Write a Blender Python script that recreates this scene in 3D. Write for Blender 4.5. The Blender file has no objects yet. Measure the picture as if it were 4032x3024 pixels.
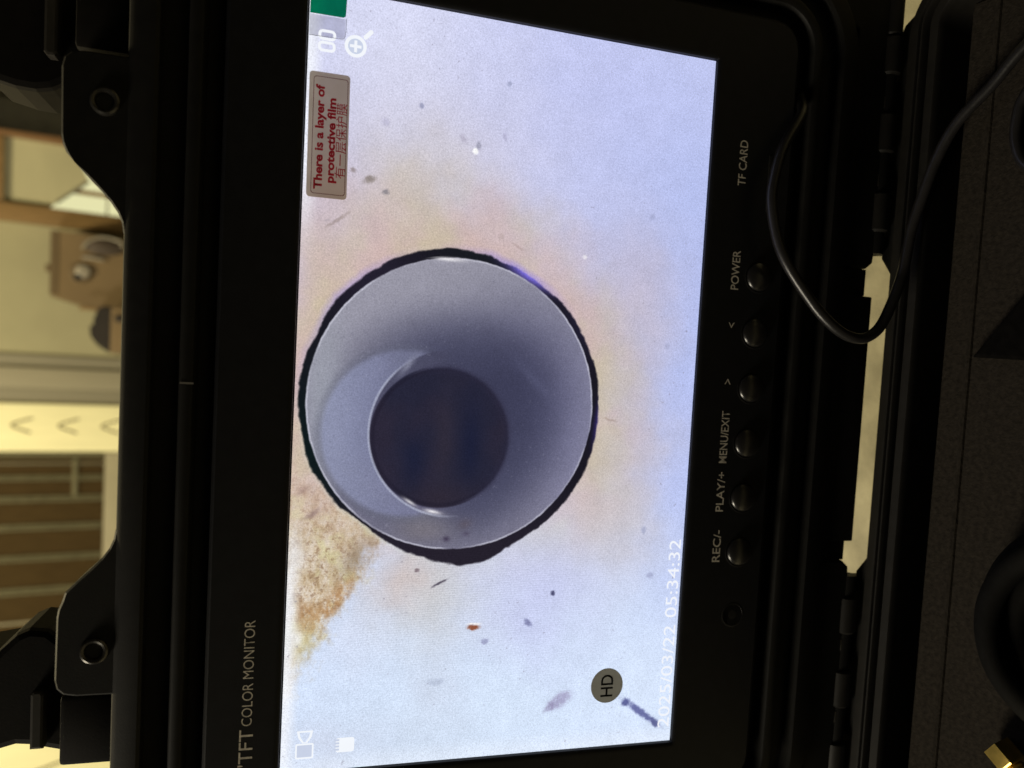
import bpy, bmesh, math, random
from mathutils import Matrix, Vector
random.seed(4)
SC = bpy.context.scene
COL = SC.collection

# ------------------------------------------------------------------ camera
LEAN = math.radians(12)
SA, CA = math.sin(LEAN), math.cos(LEAN)
O = Vector((0, 0, 0.205))                       # centre of the screen in the room
ML = Matrix(((1, 0, 0, O.x), (0, SA, -CA, O.y), (0, CA, SA, O.z), (0, 0, 0, 1)))   # lid frame -> room
cam = bpy.data.cameras.new('camera')
cam_o = bpy.data.objects.new('camera', cam); COL.objects.link(cam_o)
right = Vector((0.99689054, 0.07555365, 0.0223808))
up = Vector((-0.05519593, 0.46682657, 0.8826247))
fwd = Vector((-0.05623757, 0.88111554, -0.46954525))
ax, ay, az = -up, right, -fwd                   # the phone was held on its side
cam_o.matrix_world = Matrix(((ax.x, ay.x, az.x, 0.0080104), (ax.y, ay.y, az.y, -0.20686718),
                             (ax.z, ay.z, az.z, 0.31323296), (0, 0, 0, 1)))
cam.sensor_fit = 'HORIZONTAL'; cam.sensor_width = 36
cam.lens = 36 * 3020 / 4032
cam.shift_y = 133.2 / 4032; cam.shift_x = -4.0 / 4032
cam.clip_start = 0.01; cam.clip_end = 60
cam.dof.use_dof = True; cam.dof.focus_distance = 0.232; cam.dof.aperture_fstop = 10
SC.camera = cam_o

# ------------------------------------------------------------------ dim room light
w = bpy.data.worlds.new('World'); SC.world = w; w.use_nodes = True
w.node_tree.nodes['Background'].inputs[0].default_value = (1.0, 0.86, 0.62, 1)
w.node_tree.nodes['Background'].inputs[1].default_value = 0.022
def lamp(name, loc, power, size, col):
    l = bpy.data.lights.new(name, 'POINT'); l.energy = power; l.shadow_soft_size = size; l.color = col
    o = bpy.data.objects.new(name, l); o.location = loc; COL.objects.link(o)
lamp('room_lamp', (-1.45, 0.02, 1.25), 90, 0.26, (1.0, 0.90, 0.70))
lamp('wall_fill_lamp', (-0.35, 1.0, 2.1), 200, 0.14, (1.0, 0.84, 0.49))  # unseen fill lamp, added to brighten the wall and floor
SC.cycles.max_bounces = 5; SC.cycles.diffuse_bounces = 3; SC.cycles.glossy_bounces = 3
vs = SC.view_settings
vs.view_transform = 'Standard'; vs.look = 'None'; vs.exposure = 0; vs.gamma = 1

# ------------------------------------------------------------------ materials
def L(v): return tuple(((c / 12.92) if c <= 0.04045 else ((c + 0.055) / 1.055) ** 2.4) for c in v)
def lin(r, g, b): return L((r / 255, g / 255, b / 255)) + (1,)
def mat(name, col, rough=0.5, var=0.15, nscale=400, bump=0.0, bscale=900, metallic=0.0, spec=0.5, stretch=None, var2=0.0):
    m = bpy.data.materials.new(name); m.use_nodes = True
    nt = m.node_tree; b = nt.nodes['Principled BSDF']
    b.inputs['Roughness'].default_value = rough; b.inputs['Metallic'].default_value = metallic
    b.inputs['Specular IOR Level'].default_value = spec
    tc = nt.nodes.new('ShaderNodeTexCoord'); src = tc.outputs['Object']
    if stretch:
        mp = nt.nodes.new('ShaderNodeMapping'); mp.inputs['Scale'].default_value = stretch
        nt.links.new(src, mp.inputs[0]); src = mp.outputs[0]
    n = nt.nodes.new('ShaderNodeTexNoise'); n.inputs['Scale'].default_value = nscale; n.inputs['Detail'].default_value = 6
    nt.links.new(src, n.inputs['Vector'])
    mx = nt.nodes.new('ShaderNodeMix'); mx.data_type = 'RGBA'
    mx.inputs['A'].default_value = tuple(c * (1 - var) for c in col[:3]) + (1,)
    mx.inputs['B'].default_value = tuple(min(1, c * (1 + var)) for c in col[:3]) + (1,)
    cr = nt.nodes.new('ShaderNodeMapRange'); cr.inputs['From Min'].default_value = .3; cr.inputs['From Max'].default_value = .7
    nt.links.new(n.outputs['Fac'], cr.inputs['Value']); nt.links.new(cr.outputs[0], mx.inputs['Factor'])
    nt.links.new(mx.outputs['Result'], b.inputs['Base Color'])
    if bump:
        n2 = nt.nodes.new('ShaderNodeTexNoise'); n2.inputs['Scale'].default_value = bscale; n2.inputs['Detail'].default_value = 3
        nt.links.new(src, n2.inputs['Vector'])
        bp = nt.nodes.new('ShaderNodeBump'); bp.inputs['Strength'].default_value = bump; bp.inputs['Distance'].default_value = 0.0003
        nt.links.new(n2.outputs['Fac'], bp.inputs['Height']); nt.links.new(bp.outputs[0], b.inputs['Normal'])
    return m
M = {}
M['shell'] = mat('case_shell_plastic', (0.0065, 0.0062, 0.0056), 0.6, .25, 250, .12, 2500, spec=.2)
M['edge'] = mat('case_ridge_plastic', (0.012, 0.011, 0.0095), 0.5, .2, 250, .1, 2500, spec=.3)
M['face'] = mat('faceplate_plastic', (0.0065, 0.0068, 0.0085), 0.55, .2, 300, .1, 2600, spec=.22)
M['bezel'] = mat('screen_surround_plastic', (0.006, 0.006, 0.007), 0.5, .1, 300, spec=.3)
M['button'] = mat('button_rubber', (0.006, 0.0055, 0.0055), 0.30, .1, 300, spec=.8)
M['screw'] = mat('blackened_eyelet', (0.05, 0.047, 0.042), 0.25, .2, 400, metallic=.7)
M['hole'] = mat('hole_black', (0.004, 0.004, 0.004), 0.8)
M['pin'] = mat('steel_pin', (0.5, 0.48, 0.44), 0.3, .1, 300, metallic=1)
M['latch'] = mat('latch_plastic', (0.007, 0.006, 0.005), 0.7, .2, 250, .1, 1500, spec=.12)
M['latch_lever'] = mat('latch_lever_lit', (0.030, 0.027, 0.022), 0.6, .2, 250, spec=.2)  # paler than the latch: light caught by the upward edge, put into the colour
M['foam'] = mat('lining_fabric', (0.020, 0.0165, 0.0125), 0.9, .35, 700, .8, 1400, spec=.1)
M['recess_block'] = mat('recess_black', (0.004, 0.0036, 0.0033), 0.95, .3, 500, .3, 1200, spec=.03)  # near-black for the shade inside a hole in the foam
M['cable'] = mat('cable_rubber', (0.012, 0.011, 0.011), 0.36, .2, 300, .15, 600, spec=.5)
M['reel'] = mat('rod_sheath', (0.004, 0.0038, 0.0035), 0.8, .2, 300, .2, 700, spec=.08)
M['brass'] = mat('brass', (0.72, 0.52, 0.14), 0.32, .25, 200, .2, 500, metallic=1)
M['print'] = mat('grey_print', (0.62, 0.58, 0.52), 0.6, .3, 900)
M['floor'] = mat('cream_carpet', (0.26, 0.245, 0.185), 0.95, .25, 60, 1.0, 500, spec=.1)
M['wall'] = mat('cream_wall_paint', (0.335, 0.32, 0.21), 0.85, .05, 12, .4, 60, spec=.2)
M['trim'] = mat('trim_paint', (0.24, 0.225, 0.17), 0.6, .06, 10, stretch=(20, 1, .6))
M['trim2'] = mat('trim_paint_pale', (0.29, 0.27, 0.20), 0.6, .06, 10, stretch=(20, 1, .6))
M['strip'] = mat('pale_board', (0.90, 0.87, 0.55), 0.7, .05, 8, stretch=(8, 1, 1))
M['notch'] = mat('notch_brown', (0.15, 0.125, 0.05), 0.8)
M['plank'] = mat('brown_plank', (0.056, 0.037, 0.015), 0.8, .18, 30, .3, 200, spec=.08, stretch=(8, 1, .7))
M['joint'] = mat('olive_joint', (0.13, 0.122, 0.075), 0.8, .15, 60, spec=.1)
M['rail'] = mat('cream_rail', (0.30, 0.275, 0.19), 0.6, .06, 20)
M['wood'] = mat('brown_wood', (0.23, 0.145, 0.060), 0.55, .15, 25, .2, 200, stretch=(8, 1, .6))
M['wood2'] = mat('red_brown_wood', (0.20, 0.11, 0.05), 0.5, .2, 25, stretch=(8, 1, .6))
M['blind'] = mat('cream_blind', (0.42, 0.40, 0.26), 0.8, .06, 6, stretch=(1, 1, 3))
M['blindedge'] = mat('grey_hem', (0.2, 0.2, 0.15), 0.8)
M['curtain'] = mat('grey_curtain', (0.050, 0.043, 0.028), 0.9, .2, 30, .5, 200)
M['curtain2'] = mat('olive_curtain_band', (0.032, 0.030, 0.02), 0.9, .2, 30, .5, 200)
M['carton'] = mat('brown_carton', (0.165, 0.115, 0.058), 0.8, .08, 14)
M['cartonside'] = mat('brown_carton_edge', (0.115, 0.08, 0.04), 0.8, .08, 14)
M['dial'] = mat('pale_dial', (0.30, 0.275, 0.225), 0.4, .3, 40)
M['darkpad'] = mat('dark_pad', (0.055, 0.04, 0.03), 0.7, .2, 40)
M['bag'] = mat('black_bag', (0.018, 0.014, 0.013), 0.6, .3, 20)

def emis(name, srgb, strength=1.0, var=0.0):
    m = bpy.data.materials.new(name); m.use_nodes = True; nt = m.node_tree
    nt.nodes.clear(); out = nt.nodes.new('ShaderNodeOutputMaterial'); e = nt.nodes.new('ShaderNodeEmission')
    n = nt.nodes.new('ShaderNodeTexNoise'); n.inputs['Scale'].default_value = 300
    tc = nt.nodes.new('ShaderNodeTexCoord'); nt.links.new(tc.outputs['Object'], n.inputs['Vector'])
    mx = nt.nodes.new('ShaderNodeMix'); mx.data_type = 'RGBA'
    c = lin(*srgb); mx.inputs['A'].default_value = tuple(v * (1 - var) for v in c[:3]) + (1,); mx.inputs['B'].default_value = c
    nt.links.new(n.outputs['Fac'], mx.inputs['Factor']); nt.links.new(mx.outputs['Result'], e.inputs[0])
    e.inputs[1].default_value = strength; nt.links.new(e.outputs[0], out.inputs[0])
    return m
def backlit(name, diff, trans, rough=.6):
    """paper or plastic film lying on the lit screen: reflects the room and lets the screen light through"""
    m = bpy.data.materials.new(name); m.use_nodes = True; nt = m.node_tree; nt.nodes.clear()
    out = nt.nodes.new('ShaderNodeOutputMaterial'); a = nt.nodes.new('ShaderNodeAddShader')
    d = nt.nodes.new('ShaderNodeBsdfDiffuse'); t = nt.nodes.new('ShaderNodeBsdfTranslucent')
    n = nt.nodes.new('ShaderNodeTexNoise'); n.inputs['Scale'].default_value = 250; n.inputs['Detail'].default_value = 4
    tc = nt.nodes.new('ShaderNodeTexCoord'); nt.links.new(tc.outputs['Object'], n.inputs['Vector'])
    mx = nt.nodes.new('ShaderNodeMix'); mx.data_type = 'RGBA'
    mx.inputs['A'].default_value = tuple(v * .88 for v in trans) + (1,); mx.inputs['B'].default_value = tuple(min(1, v * 1.1) for v in trans) + (1,)
    nt.links.new(n.outputs['Fac'], mx.inputs['Factor']); nt.links.new(mx.outputs['Result'], t.inputs[0])
    d.inputs[0].default_value = diff + (1,)
    nt.links.new(d.outputs[0], a.inputs[0]); nt.links.new(t.outputs[0], a.inputs[1]); nt.links.new(a.outputs[0], out.inputs[0])
    return m
M['paper'] = backlit('sticker_paper', (0.46, 0.41, 0.35), (0.42, 0.39, 0.36))
M['red'] = backlit('red_ink', (0.30, 0.02, 0.025), (0.36, 0.02, 0.04))
M['redline'] = backlit('dark_red_ink', (0.16, 0.03, 0.025), (0.16, 0.05, 0.05))
M['hdpaper'] = backlit('round_sticker_paper', (0.33, 0.33, 0.31), (0.26, 0.24, 0.20))
M['ink'] = backlit('black_ink', (0.01, 0.01, 0.01), (0.005, 0.005, 0.005))
M['green'] = backlit('green_tab_film', (0.01, 0.10, 0.07), (0.010, 0.40, 0.27))
M['film'] = backlit('clear_tab_film', (0.05, 0.05, 0.05), (0.80, 0.80, 0.83))
M['filmedge'] = backlit('film_edge', (0.1, 0.1, 0.1), (0.10, 0.10, 0.13))
M['osd'] = emis('screen_icon_white', (246, 249, 255), 1.0, .05)
M['osd_faint'] = emis('screen_icon_pale', (245, 249, 255), 1.0, .03)
M['osd_grey'] = emis('screen_icon_grey', (204, 213, 234), 1.0, .06)
M['osd_text'] = emis('screen_text_pale', (245, 248, 255), 1.0, .05)
M['pane'] = emis('lit_window', (236, 232, 178), 1.0, .12)

# ------------------------------------------------------------------ mesh helpers (mm in, metres out)
S = 0.001
def new_obj(name, me, m, parent=None):
    o = bpy.data.objects.new(name, me); COL.objects.link(o)
    if m is not None: me.materials.append(m)
    if parent is not None: o.parent = parent
    return o
def finish(bm, name, m, parent=None, smooth=True):
    bmesh.ops.recalc_face_normals(bm, faces=bm.faces[:])
    me = bpy.data.meshes.new(name); bm.to_mesh(me); bm.free()
    if smooth:
        me.shade_smooth()
        try: me.set_sharp_from_angle(angle=math.radians(35))
        except Exception: pass
    return new_obj(name, me, m, parent)
def scaled(bm, s=S):
    for v in bm.verts: v.co *= s
    return bm
def box(name, m, parent, x0, x1, y0, y1, z0, z1, bev=0.0, seg=2):
    bm = bmesh.new(); bmesh.ops.create_cube(bm, size=1)
    for v in bm.verts:
        v.co = Vector(((x0 + x1) / 2 + v.co.x * (x1 - x0), (y0 + y1) / 2 + v.co.y * (y1 - y0), (z0 + z1) / 2 + v.co.z * (z1 - z0)))
    if bev: bmesh.ops.bevel(bm, geom=bm.edges[:], offset=bev, segments=seg, profile=.6, affect='EDGES')
    return finish(scaled(bm), name, m, parent)
def prism(name, m, parent, poly, n0, n1, bev=0.0, seg=2):
    """closed 2-D outline in the lid plane, extruded from n0 (back) to n1 (front)"""
    bm = bmesh.new(); vs_ = [bm.verts.new((x, y, n0)) for x, y in poly]; f = bm.faces.new(vs_)
    r = bmesh.ops.extrude_face_region(bm, geom=[f])
    tops = [v for v in r['geom'] if isinstance(v, bmesh.types.BMVert)]
    for v in tops: v.co.z = n1
    if bev:
        ts = set(tops)
        es = [e for e in bm.edges if e.verts[0] in ts and e.verts[1] in ts]
        bmesh.ops.bevel(bm, geom=es, offset=bev, segments=seg, profile=.6, affect='EDGES')
    bmesh.ops.triangulate(bm, faces=bm.faces[:], ngon_method='EAR_CLIP')
    return finish(scaled(bm), name, m, parent, smooth=False)
def rrect(x0, x1, y0, y1, r, k=8):
    p = []
    for cx, cy, a0 in ((x1 - r, y1 - r, 0), (x0 + r, y1 - r, 90), (x0 + r, y0 + r, 180), (x1 - r, y0 + r, 270)):
        for i in range(k + 1):
            a = math.radians(a0 + 90 * i / k); p.append((cx + r * math.cos(a), cy + r * math.sin(a)))
    return p
def sweep_rect(name, m, parent, rect, r0, prof, k=10, mats=None):
    """profile of (offset, height) carried round a rounded rectangle"""
    x0, x1, y0, y1 = rect; bm = bmesh.new(); rings = []
    for d, n in prof:
        rr = max(r0 + d, .3)
        rings.append([bm.verts.new((x, y, n)) for x, y in rrect(x0 - d, x1 + d, y0 - d, y1 + d, rr, k)])
    for a, b in zip(rings, rings[1:]):
        for i in range(len(a)):
            j = (i + 1) % len(a); bm.faces.new((a[i], a[j], b[j], b[i]))
    return finish(scaled(bm), name, m, parent)
def tube(name, m, parent, pts, r, seg=12, sub=8, cap=True):
    """smooth tube through points (Catmull-Rom), points in metres"""
    P = [Vector(p) for p in pts]; P = [2 * P[0] - P[1]] + P + [2 * P[-1] - P[-2]]
    path = []
    for i in range(1, len(P) - 2):
        for s in range(sub):
            t = s / sub; a, b, c, d = P[i - 1:i + 3]
            path.append(.5 * ((2 * b) + (c - a) * t + (2 * a - 5 * b + 4 * c - d) * t * t + (3 * b - a - 3 * c + d) * t ** 3))
    path.append(P[-2]); bm = bmesh.new(); rings = []; nrm = None
    for i, p in enumerate(path):
        tg = (path[min(i + 1, len(path) - 1)] - path[max(i - 1, 0)]).normalized()
        if nrm is None: nrm = tg.orthogonal().normalized()
        nrm = (nrm - tg * nrm.dot(tg)).normalized(); bi = tg.cross(nrm)
        rings.append([bm.verts.new(p + r * (math.cos(2 * math.pi * k / seg) * nrm + math.sin(2 * math.pi * k / seg) * bi)) for k in range(seg)])
    for a, b in zip(rings, rings[1:]):
        for k in range(seg): bm.faces.new((a[k], a[(k + 1) % seg], b[(k + 1) % seg], b[k]))
    if cap: bm.faces.new(rings[0]); bm.faces.new(rings[-1])
    return finish(bm, name, m, parent)
def lathe(name, m, parent, prof, cx, cy, cz=0, k=32, axis='n'):
    """profile (radius, height) turned round the normal (axis n) or round X (axis x)"""
    bm = bmesh.new(); rings = []
    for r, h in prof:
        ring = []
        for i in range(k):
            a = 2 * math.pi * i / k
            c = (cx + r * math.cos(a), cy + r * math.sin(a), cz + h) if axis == 'n' else (cx + h, cy + r * math.cos(a), cz + r * math.sin(a))
            ring.append(bm.verts.new(c))
        rings.append(ring)
    for a, b in zip(rings, rings[1:]):
        for i in range(k): bm.faces.new((a[i], a[(i + 1) % k], b[(i + 1) % k], b[i]))
    bm.faces.new(rings[0]); bm.faces.new(rings[-1])
    return finish(scaled(bm), name, m, parent)
def flat(name, m, parent, loops, z):
    """flat sheet from convex-ish outlines, mm"""
    bm = bmesh.new()
    for lp in loops: bm.faces.new([bm.verts.new((x, y, z)) for x, y in lp])
    return finish(scaled(bm), name, m, parent, smooth=False)
def band(name, m, parent, outer, inner, z):
    bm = bmesh.new(); a = [bm.verts.new((x, y, z)) for x, y in outer]; b = [bm.verts.new((x, y, z)) for x, y in inner]
    n = len(a)
    for i in range(n): bm.faces.new((a[i], a[(i + 1) % n], b[(i + 1) % n], b[i]))
    return finish(scaled(bm), name, m, parent, smooth=False)
def rot(pts, a, c=(0, 0)):
    a = math.radians(a); return [(c[0] + (x - c[0]) * math.cos(a) - (y - c[1]) * math.sin(a), c[1] + (x - c[0]) * math.sin(a) + (y - c[1]) * math.cos(a)) for x, y in pts]
def text(name, m, parent, s, x, y, z, cap, width=None, align='LEFT', bold=0.0, ang=0.0):
    """lettering laid flat; cap height and total width in mm"""
    cu = bpy.data.curves.new('lettering', 'FONT'); cu.body = s; cu.size = 1; cu.align_x = 'LEFT'; cu.offset = bold; cu.resolution_u = 4
    to = bpy.data.objects.new('lettering', cu); COL.objects.link(to)
    dg = bpy.context.evaluated_depsgraph_get(); me = bpy.data.meshes.new_from_object(to.evaluated_get(dg))
    bpy.data.objects.remove(to); bpy.data.curves.remove(cu)
    xs = [v.co.x for v in me.vertices]; ys = [v.co.y for v in me.vertices]
    sy = cap / 0.69 if cap > 0 else -cap / (max(ys) - min(ys))
    sx = width / (max(xs) - min(xs)) if width else sy
    wd = (max(xs) - min(xs)) * sx; x0 = min(xs)
    off = {'LEFT': 0, 'CENTER': -wd / 2, 'RIGHT': -wd}[align]
    y0 = 0 if cap > 0 else min(ys)
    a = math.radians(ang)
    for v in me.vertices:
        px, py = (v.co.x - x0) * sx + off, (v.co.y - y0) * sy
        v.co = Vector((x + px * math.cos(a) - py * math.sin(a), y + px * math.sin(a) + py * math.cos(a), z)) * S
    me.materials.clear()
    return new_obj(name, me, m, parent)
def empty(name, mw):
    o = bpy.data.objects.new(name, None); o.empty_display_size = .02; COL.objects.link(o); o.matrix_world = mw; return o
def tag(o, label, cat, group=None):
    o['label'] = label; o['category'] = cat
    if group: o['group'] = group
    return o

# ------------------------------------------------------------------ the setting
def grid_floor():
    bm = bmesh.new(); bmesh.ops.create_grid(bm, x_segments=60, y_segments=60, size=3.2)
    for v in bm.verts: v.co.z += random.uniform(-.0006, .0006)
    o = finish(bm, 'floor', M['floor']); o.location = (0, 0, 0); o['kind'] = 'structure'; return o
grid_floor()
wl = box('wall', M['wall'], None, -2600, 2600, 2060, 2160, -10, 2300); wl['kind'] = 'structure'

# ------------------------------------------------------------------ background things (far behind the lid)
cs = empty('door_casing', Matrix.Translation((-0.07, 2.05, 0)))
for a, b, d, mm_ in ((-8, -40, 8, 'trim'), (-40, -92, 22, 'trim2'), (-92, -131, 14, 'trim')):
    box('moulding', M[mm_], cs, b + 70, a + 70, 2058 - 2050 - d, 2058 - 2050, 0, 1500, 3)
tag(cs, 'stepped cream door casing left of the brown carton', 'casing')

st = empty('pale_board', Matrix.Translation((-0.19, 2.05, 0)))
box('board', M['strip'], st, -59.5, 60, -22, 8, 0, 1500, 2)
for z in (512, 412, 316):
    p = [(-14, z - 40), (-9, z - 26), (0, z - 4), (6, z - 1), (11, z - 10), (18, z - 30), (22, z - 44)]
    tube('notch', M['notch'], st, [((x + 2) * S, -.0225, (zz + 4) * S) for x, zz in p], .0024, 6, 4)
tag(st, 'bright pale yellow vertical board with caret shaped notches', 'board')

sb = empty('corner_board', Matrix.Translation((-1.05, 2.05, 0)))
box('board', M['strip'], sb, -110, 110, -22, 8, 0, 1500, 2)
tube('groove', M['notch'], sb, [(.02, -.0225, .30), (-.015, -.0225, .42), (-.05, -.0225, .56)], .003, 6, 4)
tag(sb, 'pale cream board corner seen below the dark lower latch', 'board')

pn = empty('plank_panel', Matrix.Translation((-0.5, 2.05, 0)))
def bg(x): return x + 500
edges = [(-267, -278), (-284, -309), (-326, -361), (-380, -433), (-452, -512), (-531, -595), (-616, -682), (-690, -722)]
for a, b in edges: box('plank', M['plank'], pn, bg(b), bg(a), -8, 8, 312, 1300, 2)
jn = [(-252, -266), (-279, -283), (-310, -325), (-362, -379), (-434, -451), (-513, -530), (-596, -615), (-683, -689), (-723, -742)]
for a, b in jn:
    wd = a - b
    if wd > 12:
        box('joint_strip', M['joint'], pn, bg(b) + .5, bg(b) + wd * .42, -12, 8, 312, 1300, 1)
        box('joint_strip', M['joint'], pn, bg(a) - wd * .42, bg(a) - .5, -12, 8, 312, 1300, 1)
        box('joint_groove', M['rail'] if a == -252 else M['plank'], pn, bg(b) + wd * .42, bg(a) - wd * .42, -6, 8, 312, 1300)
    else: box('joint_strip', M['rail'], pn, bg(b) + .5, bg(a) - .5, -11, 8, 312, 1300, 1)
box('cross_strip', M['joint'], pn, bg(-364), bg(-268), -13, -7, 372, 384, 1)
box('rail', M['rail'], pn, bg(-745), bg(-252), -18, 8, 170, 311, 4)
tag(pn, 'dark brown plank panel with pale olive joints, left of the bright board', 'wall panel')

fr = empty('wooden_frame', Matrix.Translation((0.42, 2.05, 0)))
box('stile', M['wood'], fr, -108, -66, -30, 8, 0, 1500, 3)
box('stile', M['wood2'], fr, 92, 112, -26, 8, 0, 1500, 3)
box('top_rail', M['wood'], fr, -65, 91, -24, 8, 541, 600, 3)
pane = box('pane', M['pane'], fr, -65, 91, 0, 8, 60, 540)
box('glazing_bar', M['wood'], pane, -20, -8, -6, -1, 60, 540)
box('glazing_bar', M['cartonside'], pane, -65, 91, -6, -1, 318, 322)
bl = flat('blind', M['blind'], fr, [[(-65, 540), (91, 540), (91, 395), (14, 362), (-50, 432), (-65, 445)]], 0)
for v in bl.data.vertices: v.co = Vector((v.co.x, -.012, v.co.y))
tube('blind_hem', M['blindedge'], fr, [(.014, -.013, .362), (-.018, -.013, .397), (-.05, -.013, .432)], .004, 6, 2)
box('catch', M['wood2'], pane, 16, 52, -10, -6.5, 296, 352, 4)
tag(fr, 'brown wooden frame around a cream blind with a lit corner below', 'window frame')

cu_ = empty('curtain', Matrix.Translation((0.6, 2.0, 0)))
def curtain(name, m, x0, x1, amp, n, y):
    bm = bmesh.new(); rows = []
    for z in (0, 400, 800, 1400):
        rows.append([bm.verts.new((x0 + (x1 - x0) * i / n + (700 - z) * .03, y + amp * math.sin(i * .15), z)) for i in range(n + 1)])
    for a, b in zip(rows, rows[1:]):
        for i in range(n): bm.faces.new((a[i], a[i + 1], b[i + 1], b[i]))
    r = bmesh.ops.solidify(bm, geom=bm.faces[:], thickness=3)
    return finish(scaled(bm), name, m, cu_)
curtain('drape', M['curtain'], -5, 200, 1.5, 72, 10)
curtain('band', M['curtain2'], -86, -12, 4, 32, 0)
tag(cu_, 'dark grey draped curtain beside the wooden frame', 'curtain')

ct = empty('carton', Matrix.Translation((0.2, 1.95, 0)))
bm = bmesh.new()
f_ = [(-102, 0), (88, 0), (88, 436), (-62, 436), (-102, 300)]
vs0 = [bm.verts.new((x, -20, z)) for x, z in f_]; vs1 = [bm.verts.new((x, 90, z)) for x, z in f_]
bm.faces.new(vs0); bm.faces.new(vs1)
for i in range(5): bm.faces.new((vs0[i], vs0[(i + 1) % 5], vs1[(i + 1) % 5], vs1[i]))
finish(scaled(bm), 'body', M['carton'], ct, smooth=False)
dl = empty('dial_tmp', Matrix()); bpy.data.objects.remove(dl)
def disc_y(name, m, parent, cx, cz, y, prof):
    o = lathe(name, m, None, prof, 0, 0); o.parent = parent
    o.matrix_local = Matrix.Translation((cx * S, y * S, cz * S)) @ Matrix.Rotation(math.radians(90), 4, 'X'); return o
disc_y('dial', M['cartonside'], ct, -6, 374, -20, [(24, 0), (24, 4), (21, 6), (.5, 6)])
disc_y('dial_face', M['dial'], ct, -2, 368, -26, [(16, 0), (16, 2), (13, 4), (.5, 5)])
disc_y('lens', M['hole'], ct, -17, 379, -26.2, [(8.5, 0), (8.5, 2), (6, 5), (.5, 5)])
tube('bracket', M['dial'], ct, [(.032, -.024, .37), (.032, -.026, .345), (.030, -.024, .325)], .004, 6, 4)
disc_y('padded_handle', M['darkpad'], ct, 62, 325, -22, [(40, 0), (40, 8), (30, 14), (.5, 16)]).scale = (.52, 1.1, 1)
tube('handle_piping', M['dial'], ct, [(.05, -.036, .37), (.072, -.034, .355), (.083, -.034, .325), (.078, -.034, .292), (.064, -.034, .283)], .0035, 6, 5)
box('corner_tape', M['cartonside'], ct, -62, 88, -21.5, -20.2, 420, 436)
box('knob', M['cartonside'], ct, -6, 12, 20, 36, 436, 448, 3)
tag(ct, 'brown carton with a round pale dial seen over the lid', 'carton')

bg_ = empty('black_bag', Matrix.Translation((0.06, 1.88, 0)))
bm = bmesh.new()
pr = [(-56, 0), (-56, 300), (-46, 322), (-28, 342), (-4, 352), (14, 346), (20, 336), (52, 336), (56, 325), (56, 0)]
v0 = [bm.verts.new((x, -28, z)) for x, z in pr]; v1 = [bm.verts.new((x, 30, z)) for x, z in pr]
bm.faces.new(v0); bm.faces.new(v1)
for i in range(len(pr)): bm.faces.new((v0[i], v0[(i + 1) % len(pr)], v1[(i + 1) % len(pr)], v1[i]))
bmesh.ops.bevel(bm, geom=bm.edges[:], offset=6, segments=2, affect='EDGES')
finish(scaled(bm), 'body', M['bag'], bg_)
box('front_pocket', M['carton'], bg_, -54, 54, -40, -29, 40, 306, 5)
box('clip', M['bag'], bg_, 20, 36, -46, -40.5, 276, 298, 2)
tube('strap', M['wood'], bg_, [(.048, 0, .335), (.048, 0, .362), (.047, 0, .372)], .004, 6, 4)
tag(bg_, 'black bag with brown front pocket beside the carton', 'bag')

# ------------------------------------------------------------------ the hard case
ROOT = Matrix.Translation((0, -0.155, 0))
case = empty('equipment_case', ROOT)
REL = ROOT.inverted() @ ML
def inlid(o): o.matrix_local = REL.copy(); return o
# lid: shell with sealing grooves round the monitor well
RECT = (-128, 128, -93.0, 84.2)
lid = inlid(sweep_rect('lid', M['shell'], case, RECT, 9, [(-2, -45), (-.5, -46), (21, -46), (23.3, -42), (23.3, -1), (22.8, .6), (21.5, 1.4), (16.5, 1.6), (15.6, 1.0),
      (15.2, -2.4), (8.9, -2.6), (8.6, .6), (8.2, 1.3), (7.6, 1.6), (5.6, 1.6), (5.0, 1.3), (4.6, .4), (4.3, -4), (.6, -4), (.2, -4.2), (-2, -45)], 12))
box('back_panel', M['shell'], lid, -127, 127, -92, 83.5, -46, -43)
def lug(side, x_in, x_out, top):
    s = side; base = 106.5
    pts = [(38 * s, base), (39.5 * s, base + .9), (42 * s, base + 1.3), (44.5 * s, base + 2.3), (47.3 * s, base + 4.2), (50.5 * s, base + 7.1), (53.5 * s, base + 10.1), (56.2 * s, base + 12.6), (58.6 * s, top - 1.2), (60.8 * s, top - .35), (63 * s, top),
           (80 * s, top + .2), (82.5 * s, top - .4), (84 * s, top - 2), (84.6 * s, top - 5), (84.6 * s, base)]
    return prism('latch_lug', M['shell'], lid, pts, -14, .6, .5, 1)
lug(1, 42, 84, 122.4); lug(-1, -42, -84, 121.0)
for cx, cy in ((72.4, 112.3), (-72.2, 111.7)):
    e = lathe('lug_eyelet', M['screw'], lid, [(2.1, -2), (2.1, .9), (2.4, 1.5), (3.0, 1.75), (3.5, 1.4), (3.7, .5)], cx, cy, 0, 28)
    lathe('eyelet_hole', M['hole'], lid, [(2.1, .62), (2.0, .7), (.2, .7)], cx, cy, 0, 20)
M['mark'] = mat('moulding_nick', (0.16, 0.15, 0.14), .5)
box('mould_mark', M['mark'], lid, .6, 1.1, 88.9, 92.4, 1.6, 1.75)
box('hinge_flange', M['shell'], lid, -44.5, 42, -130.3, -116.4, -5, -1.2, .5)
for s in (1, -1):
    pts = [(51.5 * s, -116.4), (51.5 * s, -126.8), (53.6 * s, -129.2), (58 * s, -129.2), (148 * s, -128.5), (150.5 * s, -125), (151 * s, -92), (140 * s, -92), (131 * s, -116.4)]
    prism('hinge_mount', M['shell'], lid, pts, -10, -1.0, .7)
    prism('flange_step', M['shell'], lid, [(42.2 * s, -116.4), (42.2 * s, -127.6), (51.3 * s, -127.6), (51.3 * s, -116.4)], -8, -2.0, .3)
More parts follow.
